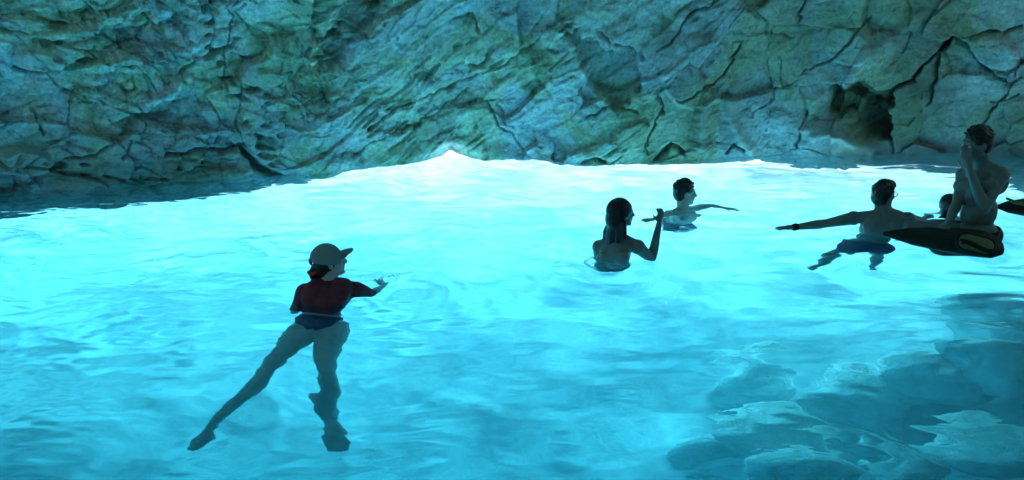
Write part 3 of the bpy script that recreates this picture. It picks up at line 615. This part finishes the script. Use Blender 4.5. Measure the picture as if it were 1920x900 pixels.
for k in range(22):
    t = (k / 21 - .5) * 2; a0 = L(.092 * t, -.085 + .05 * abs(t), -.05); b0 = a0 + Vector((-.015 + r.uniform(-.015, .012), -.03, -.12 + r.uniform(-.01, .01))); b0 = b0 + Vector((.035 * t, 0, 0)); c0 = b0 + Vector((r.uniform(-.03, .02), -.005, -.06 - r.uniform(0, .09)))
    chain(bm, [a0, b0, c0], [.026, .018, .005], n=8)
fuse('hair', bm, M_HAIR, o2, .0055, 1, cut=[(L(0, .055, .0), HF @ Vector((0, -1, .55)))])
bm = bmesh.new(); axx = (J['neck'] - J['pel']).normalized(); torso_bm(bm, J, .92, True, .006)
fuse('bikini_top', bm, M_BLACK, o2, .007, 2, cut=[(J['chest'] - axx * .06, axx), (J['chest'] - axx * .015, -axx)])
trunks(J, .92, M_BLACK, o2, 0, .008, 'bikini_bottom', True, .04)

# --- man further back, only head and shoulders out of the water
D3 = 6.92
J = dict(neck=P(1282, 390, D3) + Vector((0, 0, -.01)), head=P(1284, 361, D3), hup=(0, 0, 1), chest=P(1284, 396, D3) + Vector((0, 0, -.20)), pel=P(1284, 398, D3) + Vector((0, .20, -.54)),
         sr=P(1258, 393, D3 - .10) + Vector((0, 0, -.08)), sl=P(1306, 392, D3 + .14) + Vector((0, 0, -.09)), el=P(1332, 390, D3 + .10), wl=P(1355, 392, D3 + .02), hl=P(1385, 396, D3 - .02),
         er=P(1240, 404, D3 - .18) + Vector((0, 0, -.05)), wr=P(1226, 408, D3 - .3) + Vector((0, 0, -.03)), hr=P(1205, 412, D3 - .4), look=(.97, .10, -.05))
pe = J['pel']
J.update(pl=pe + Vector((-.08, -.04, -.08)), pr=pe + Vector((.06, .06, -.08)), kl=pe + Vector((.08, .34, -.30)), kr=pe + Vector((.16, .20, -.42)), al=pe + Vector((-.05, .55, -.72)), ar=pe + Vector((.1, .5, -.75)),
         tl=pe + Vector((-.05, .65, -.88)), tr=pe + Vector((.15, .62, -.9)))
o3, HF, FM = body('person', J, M_SKIN_LIT, 1.0, False, label='man with short dark hair in profile, farthest swimmer, arms spread on the water')
L = H(J, HF, 1.0)
def short_hair(L, HF, s, parent, quiff=0):
    bm = bmesh.new(); ell(bm, L(0, -.020, .040), (.082 * s, .100 * s, .090 * s), HF); ell(bm, L(0, -.050, -.01), (.074 * s, .062 * s, .075 * s), HF)
    r = random.Random(11)
    for k in range(70):
        a_, e = r.uniform(-2.9, 2.9), r.uniform(.1, 1.5); v = Vector((math.sin(a_) * math.cos(e) * .080, -.02 + -math.cos(a_) * math.cos(e) * .098, .04 + math.sin(e) * .088))
        cap(bm, L(*v), L(v.x * 1.06 + .004, v.y * 1.06 + .012, v.z * 1.09), .012 * s, .006 * s, n=7)
    if quiff: cap(bm, L(-.03, .062, .085), L(.03, .070, .090), .022, .02); ell(bm, L(.0, .078, .098), (.035, .02, .02), HF)
    fuse('hair', bm, M_HAIR, parent, .006, 1, cut=[(L(0, .058, .030), HF @ Vector((0, -1, .75)))])
short_hair(L, HF, 1.0, o3)
trunks(J, 1.0, M_NAVY, o3, .5)

# --- man with glasses, back to the viewer, arm stretched to the left
D4 = 6.25
J = dict(neck=P(1655, 402, D4), head=P(1657, 366, D4 + .03), chest=P(1650, 430, D4), pel=U(1630, 456, -.28),
         sl=P(1600, 409, D4 + .05), sr=P(1702, 411, D4 - .05), el=P(1549, 419, D4 - .06), wl=P(1490, 426, D4 - .05), hl=P(1455, 428, D4 - .05),
         er=P(1740, 420, D4 + .10), wr=P(1778, 416, D4 + .12), hr=P(1800, 412, D4 + .15), look=(.86, .50, .03), pnl=(0, 0, -1), curll=.08, sprl=.2)
pe = J['pel']
J.update(pl=pe + Vector((-.09, 0, -.07)), pr=pe + Vector((.09, .0, -.07)), kl=U(1572, 470, -.42), kr=U(1648, 478, -.62), al=U(1540, 490, -.62), ar=U(1632, 502, -.95),
         tl=U(1520, 500, -.68), tr=U(1634, 512, -1.1))
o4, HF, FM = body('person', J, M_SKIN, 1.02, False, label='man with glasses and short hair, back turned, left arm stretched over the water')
L = H(J, HF, 1.02); short_hair(L, HF, 1.02, o4, 1)
trunks(J, 1.02, M_NAVY, o4, .55, .016)
bm = bmesh.new(); d = (J['wl'] - J['el']).normalized(); wc = J['wl'] - d * .005
cap(bm, wc - d * .012, wc + d * .012, .031, .031); ell(bm, wc + Vector((0, 0, .026)), (.018, .018, .008)); fuse('wristwatch', bm, M_BLACK, o4, .004, 1)
bm = bmesh.new()
for sx in (-1, 1):
    pts = [L(.034 * sx + .024 * math.cos(t), .100, .0 + .019 * math.sin(t)) for t in np.linspace(0, 6.283, 15)]; chain(bm, pts, [.0025] * 15, n=6)
    chain(bm, [L(.058 * sx, .100, .006), L(.076 * sx, .05, .006), L(.084 * sx, -.005, .006)], [.0024] * 3, n=6)
chain(bm, [L(-.010, .100, .004), L(.010, .100, .004)], [.0025] * 2, n=6)
for f in bm.faces: f.smooth = True
me = bpy.data.meshes.new('glasses'); bm.to_mesh(me); bm.free(); link('glasses', me, M_METAL, o4)

# --- man sitting on the dark float, hand held to his face
D5 = 5.85
J = dict(pel=P(1832, 432, D5) + Vector((0, 0, -.02)), chest=P(1838, 358, D5), neck=P(1842, 305, D5), head=P(1831, 270, D5 - .02), sl=P(1876, 328, D5 - .10), sr=P(1808, 328, D5 + .14),
         el=P(1846, 392, D5 - .20), wl=P(1818, 318, D5 - .10), hl=P(1806, 268, D5 - .06), er=P(1795, 380, D5 + .05), wr=P(1778, 418, D5 - .10), hr=P(1766, 436, D5 - .14),
         look=(-.90, -.15, -.10), pnl=(.5, .5, 0), curll=.35, sprl=.2, pnr=(0, 0, -1), thl=-1)
pe = J['pel']
J['flip'] = False
J.update(pl=pe + Vector((-.05, -.08, -.05)), pr=pe + Vector((-.05, .09, -.05)), kl=pe + Vector((-.44, -.16, -.02)), kr=pe + Vector((-.44, .20, -.02)), al=pe + Vector((-.10, .12, -.16)), ar=pe + Vector((-.10, .34, -.16)),
         tl=pe + Vector((.10, .16, -.18)), tr=pe + Vector((.10, .36, -.18)))
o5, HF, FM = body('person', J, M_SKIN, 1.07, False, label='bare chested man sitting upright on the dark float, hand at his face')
L = H(J, HF, 1.07); short_hair(L, HF, 1.07, o5)
trunks(J, 1.07, M_BLACK, o5, .75, .018, top=.05)

# --- swimmer hidden behind the sitting man: dark hair
D6 = 6.75
J = dict(neck=P(1785, 408, D6) + Vector((0, 0, -.02)), head=P(1778, 386, D6), chest=P(1788, 415, D6) + Vector((0, 0, -.22)), pel=P(1800, 420, D6) + Vector((.05, .1, -.6)),
         sl=P(1805, 412, D6 - .14) + Vector((0, 0, -.05)), sr=P(1765, 412, D6 + .16) + Vector((0, 0, -.05)), el=P(1815, 420, D6 - .3) + Vector((0, 0, -.12)), wl=P(1800, 425, D6 - .4) + Vector((0, 0, -.1)), hl=P(1785, 425, D6 - .45) + Vector((0, 0, -.1)),
         er=P(1745, 415, D6 + .25) + Vector((0, 0, -.15)), wr=P(1730, 412, D6 + .1) + Vector((0, 0, -.15)), hr=P(1715, 412, D6 + .05) + Vector((0, 0, -.15)), look=(.3, .95, 0))
J['sl'], J['sr'] = J['sr'], J['sl']; J['el'], J['er'] = J['er'], J['el']; J['wl'], J['wr'] = J['wr'], J['wl']; J['hl'], J['hr'] = J['hr'], J['hl']
pe = J['pel']
J.update(pl=pe + Vector((-.08, 0, -.08)), pr=pe + Vector((.08, .02, -.08)), kl=pe + Vector((-.1, .3, -.35)), kr=pe + Vector((.1, .3, -.35)), al=pe + Vector((-.1, .6, -.62)), ar=pe + Vector((.1, .6, -.62)),
         tl=pe + Vector((-.1, .7, -.78)), tr=pe + Vector((.1, .7, -.78)))
o6, HF, FM = body('person', J, M_SKIN, .92, True, label='dark haired swimmer behind the sitting man, only the head above water')
L = H(J, HF, .92)
bm = bmesh.new(); ell(bm, L(0, -.024, .030), (.085, .100, .095), HF); ell(bm, L(0, -.06, -.03), (.072, .06, .08), HF)
chain(bm, [L(-.02, -.09, -.05), L(-.05, -.12, -.10), L(-.09, -.13, -.125)], [.04, .03, .012]); fuse('hair', bm, M_HAIR, o6, .006, 2, cut=[(L(0, .055, 0), HF @ Vector((0, -1, .5)))])

# --- dark float with a yellow and black panel, and a second one behind at the right
def hull(px0, py0, px1, py1, y0, y1, prof, thick, name, label, panel):
    A, Bv = P(px0, py0, y0), P(px1, py1, y1); ax_ = (Bv - A); n = 16; rings = []; bm = bmesh.new()
    side_ = Vector((ax_.y, -ax_.x, 0)).normalized(); up_ = Vector((0, 0, 1))
    for t, (w_, h_) in prof:
        c = A + ax_ * t
        rings.append([bm.verts.new(c + side_ * w_ * math.copysign(abs(math.cos(a_)) ** .8, math.cos(a_)) + up_ * h_ * math.copysign(abs(math.sin(a_)) ** .8, math.sin(a_))) for a_ in np.linspace(0, 6.2832, n, endpoint=False)])
    for r0, r1 in zip(rings[:-1], rings[1:]):
        for i in range(n): bm.faces.new((r0[i], r0[(i + 1) % n], r1[(i + 1) % n], r1[i]))
    bm.faces.new(list(reversed(rings[0]))); bm.faces.new(rings[-1])
    return fuse(name, bm, M_RUBBER, None, .010, 3, label=label, cat='float'), A, ax_, side_, up_
prof = [(0, (.02, .010)), (.08, (.06, .026)), (.25, (.13, .052)), (.45, (.18, .064)), (.7, (.21, .080)), (.9, (.20, .080)), (1, (.14, .055))]
fl, A, axv, sv, uv = hull(1655, 438, 1872, 460, 5.75, 5.55, prof, .1, 'float', 'dark pointed float under the sitting man with a yellow and black end', True)
def panel(c, fwd, nrm_, lw, lh, parent, name='yellow_panel'):
    Fp = Matrix((fwd.normalized(), nrm_.normalized(), fwd.normalized().cross(nrm_.normalized()))).transposed(); bm = bmesh.new()
    cap(bm, c - Fp @ Vector((lw * .55, .0, 0)), c + Fp @ Vector((lw * .55, 0, 0)), lh, lh, flat=.55, side=Fp @ Vector((0, 0, 1)), n=20); return fuse(name, bm, M_YELLOW, parent, .006, 1), Fp
c = P(1828, 457, 5.36); fwd = P(1864, 466, 5.36) - P(1792, 448, 5.36)
pn, Fp = panel(c, fwd, Vector((.05, -1, .25)), .155, .062, fl)
bm = bmesh.new()
for dz, ln in ((.026, .12), (.006, .135)):
    chain(bm, [c + Fp @ Vector((x, .036 - .9 * .0, 0)) + Fp @ Vector((0, (-.0), -dz if False else dz + .012 * math.sin(x * 18))) for x in np.linspace(-ln, ln, 7)], [.009] * 7, n=8)
fuse('black_strap', bm, M_RUBBER, pn, .005, 1)
bm = bmesh.new(); pts = [c + Fp @ Vector((.145 * math.copysign(abs(math.cos(t)) ** .6, math.cos(t)), .006, .064 * math.copysign(abs(math.sin(t)) ** .6, math.sin(t)))) for t in np.linspace(0, 6.283, 25)]; chain(bm, pts, [.013] * 25, n=8); fuse('piping', bm, M_RUBBER, pn, .006, 1)
prof2 = [(0, (.02, .012)), (.15, (.07, .05)), (.4, (.13, .075)), (1, (.16, .08))]
fl2, A2, ax2, s2, u2 = hull(1868, 388, 2010, 392, 6.7, 6.7, prof2, .1, 'float', 'black float with a yellow edge, cut off at the right border', True)
bm = bmesh.new(); chain(bm, [P(1888, 372, 6.62), P(1905, 380, 6.58), P(1940, 384, 6.56), P(1990, 384, 6.56)], [.012, .016, .018, .018]); fuse('yellow_edge', bm, M_YELLOW, fl2, .006, 1)

# --- droplets thrown up beside the swimmers
def droplets(cpx, cpy, y, n, sx, sz, seed, label):
    r = random.Random(seed); bm = bmesh.new(); c = P(cpx, cpy, y)
    for _ in range(n):
        q_ = c + Vector((r.gauss(0, sx), r.gauss(0, sx * .4), abs(r.gauss(0, sz)) + .005)); ra = r.uniform(.002, .006)
        bmesh.ops.create_icosphere(bm, subdivisions=2, radius=ra, matrix=Matrix.Translation(q_))
    for f in bm.faces: f.smooth = True
    me = bpy.data.meshes.new('splash'); bm.to_mesh(me); bm.free(); o = link('splash', me, M_DROP, kind='stuff', label=label, cat='splash')
droplets(1620, 436, 6.1, 70, .09, .04, 1, 'splash of droplets at the back of the man with glasses')
droplets(735, 522, 4.95, 50, .06, .02, 2, 'splash of droplets beside the hand of the capped swimmer')
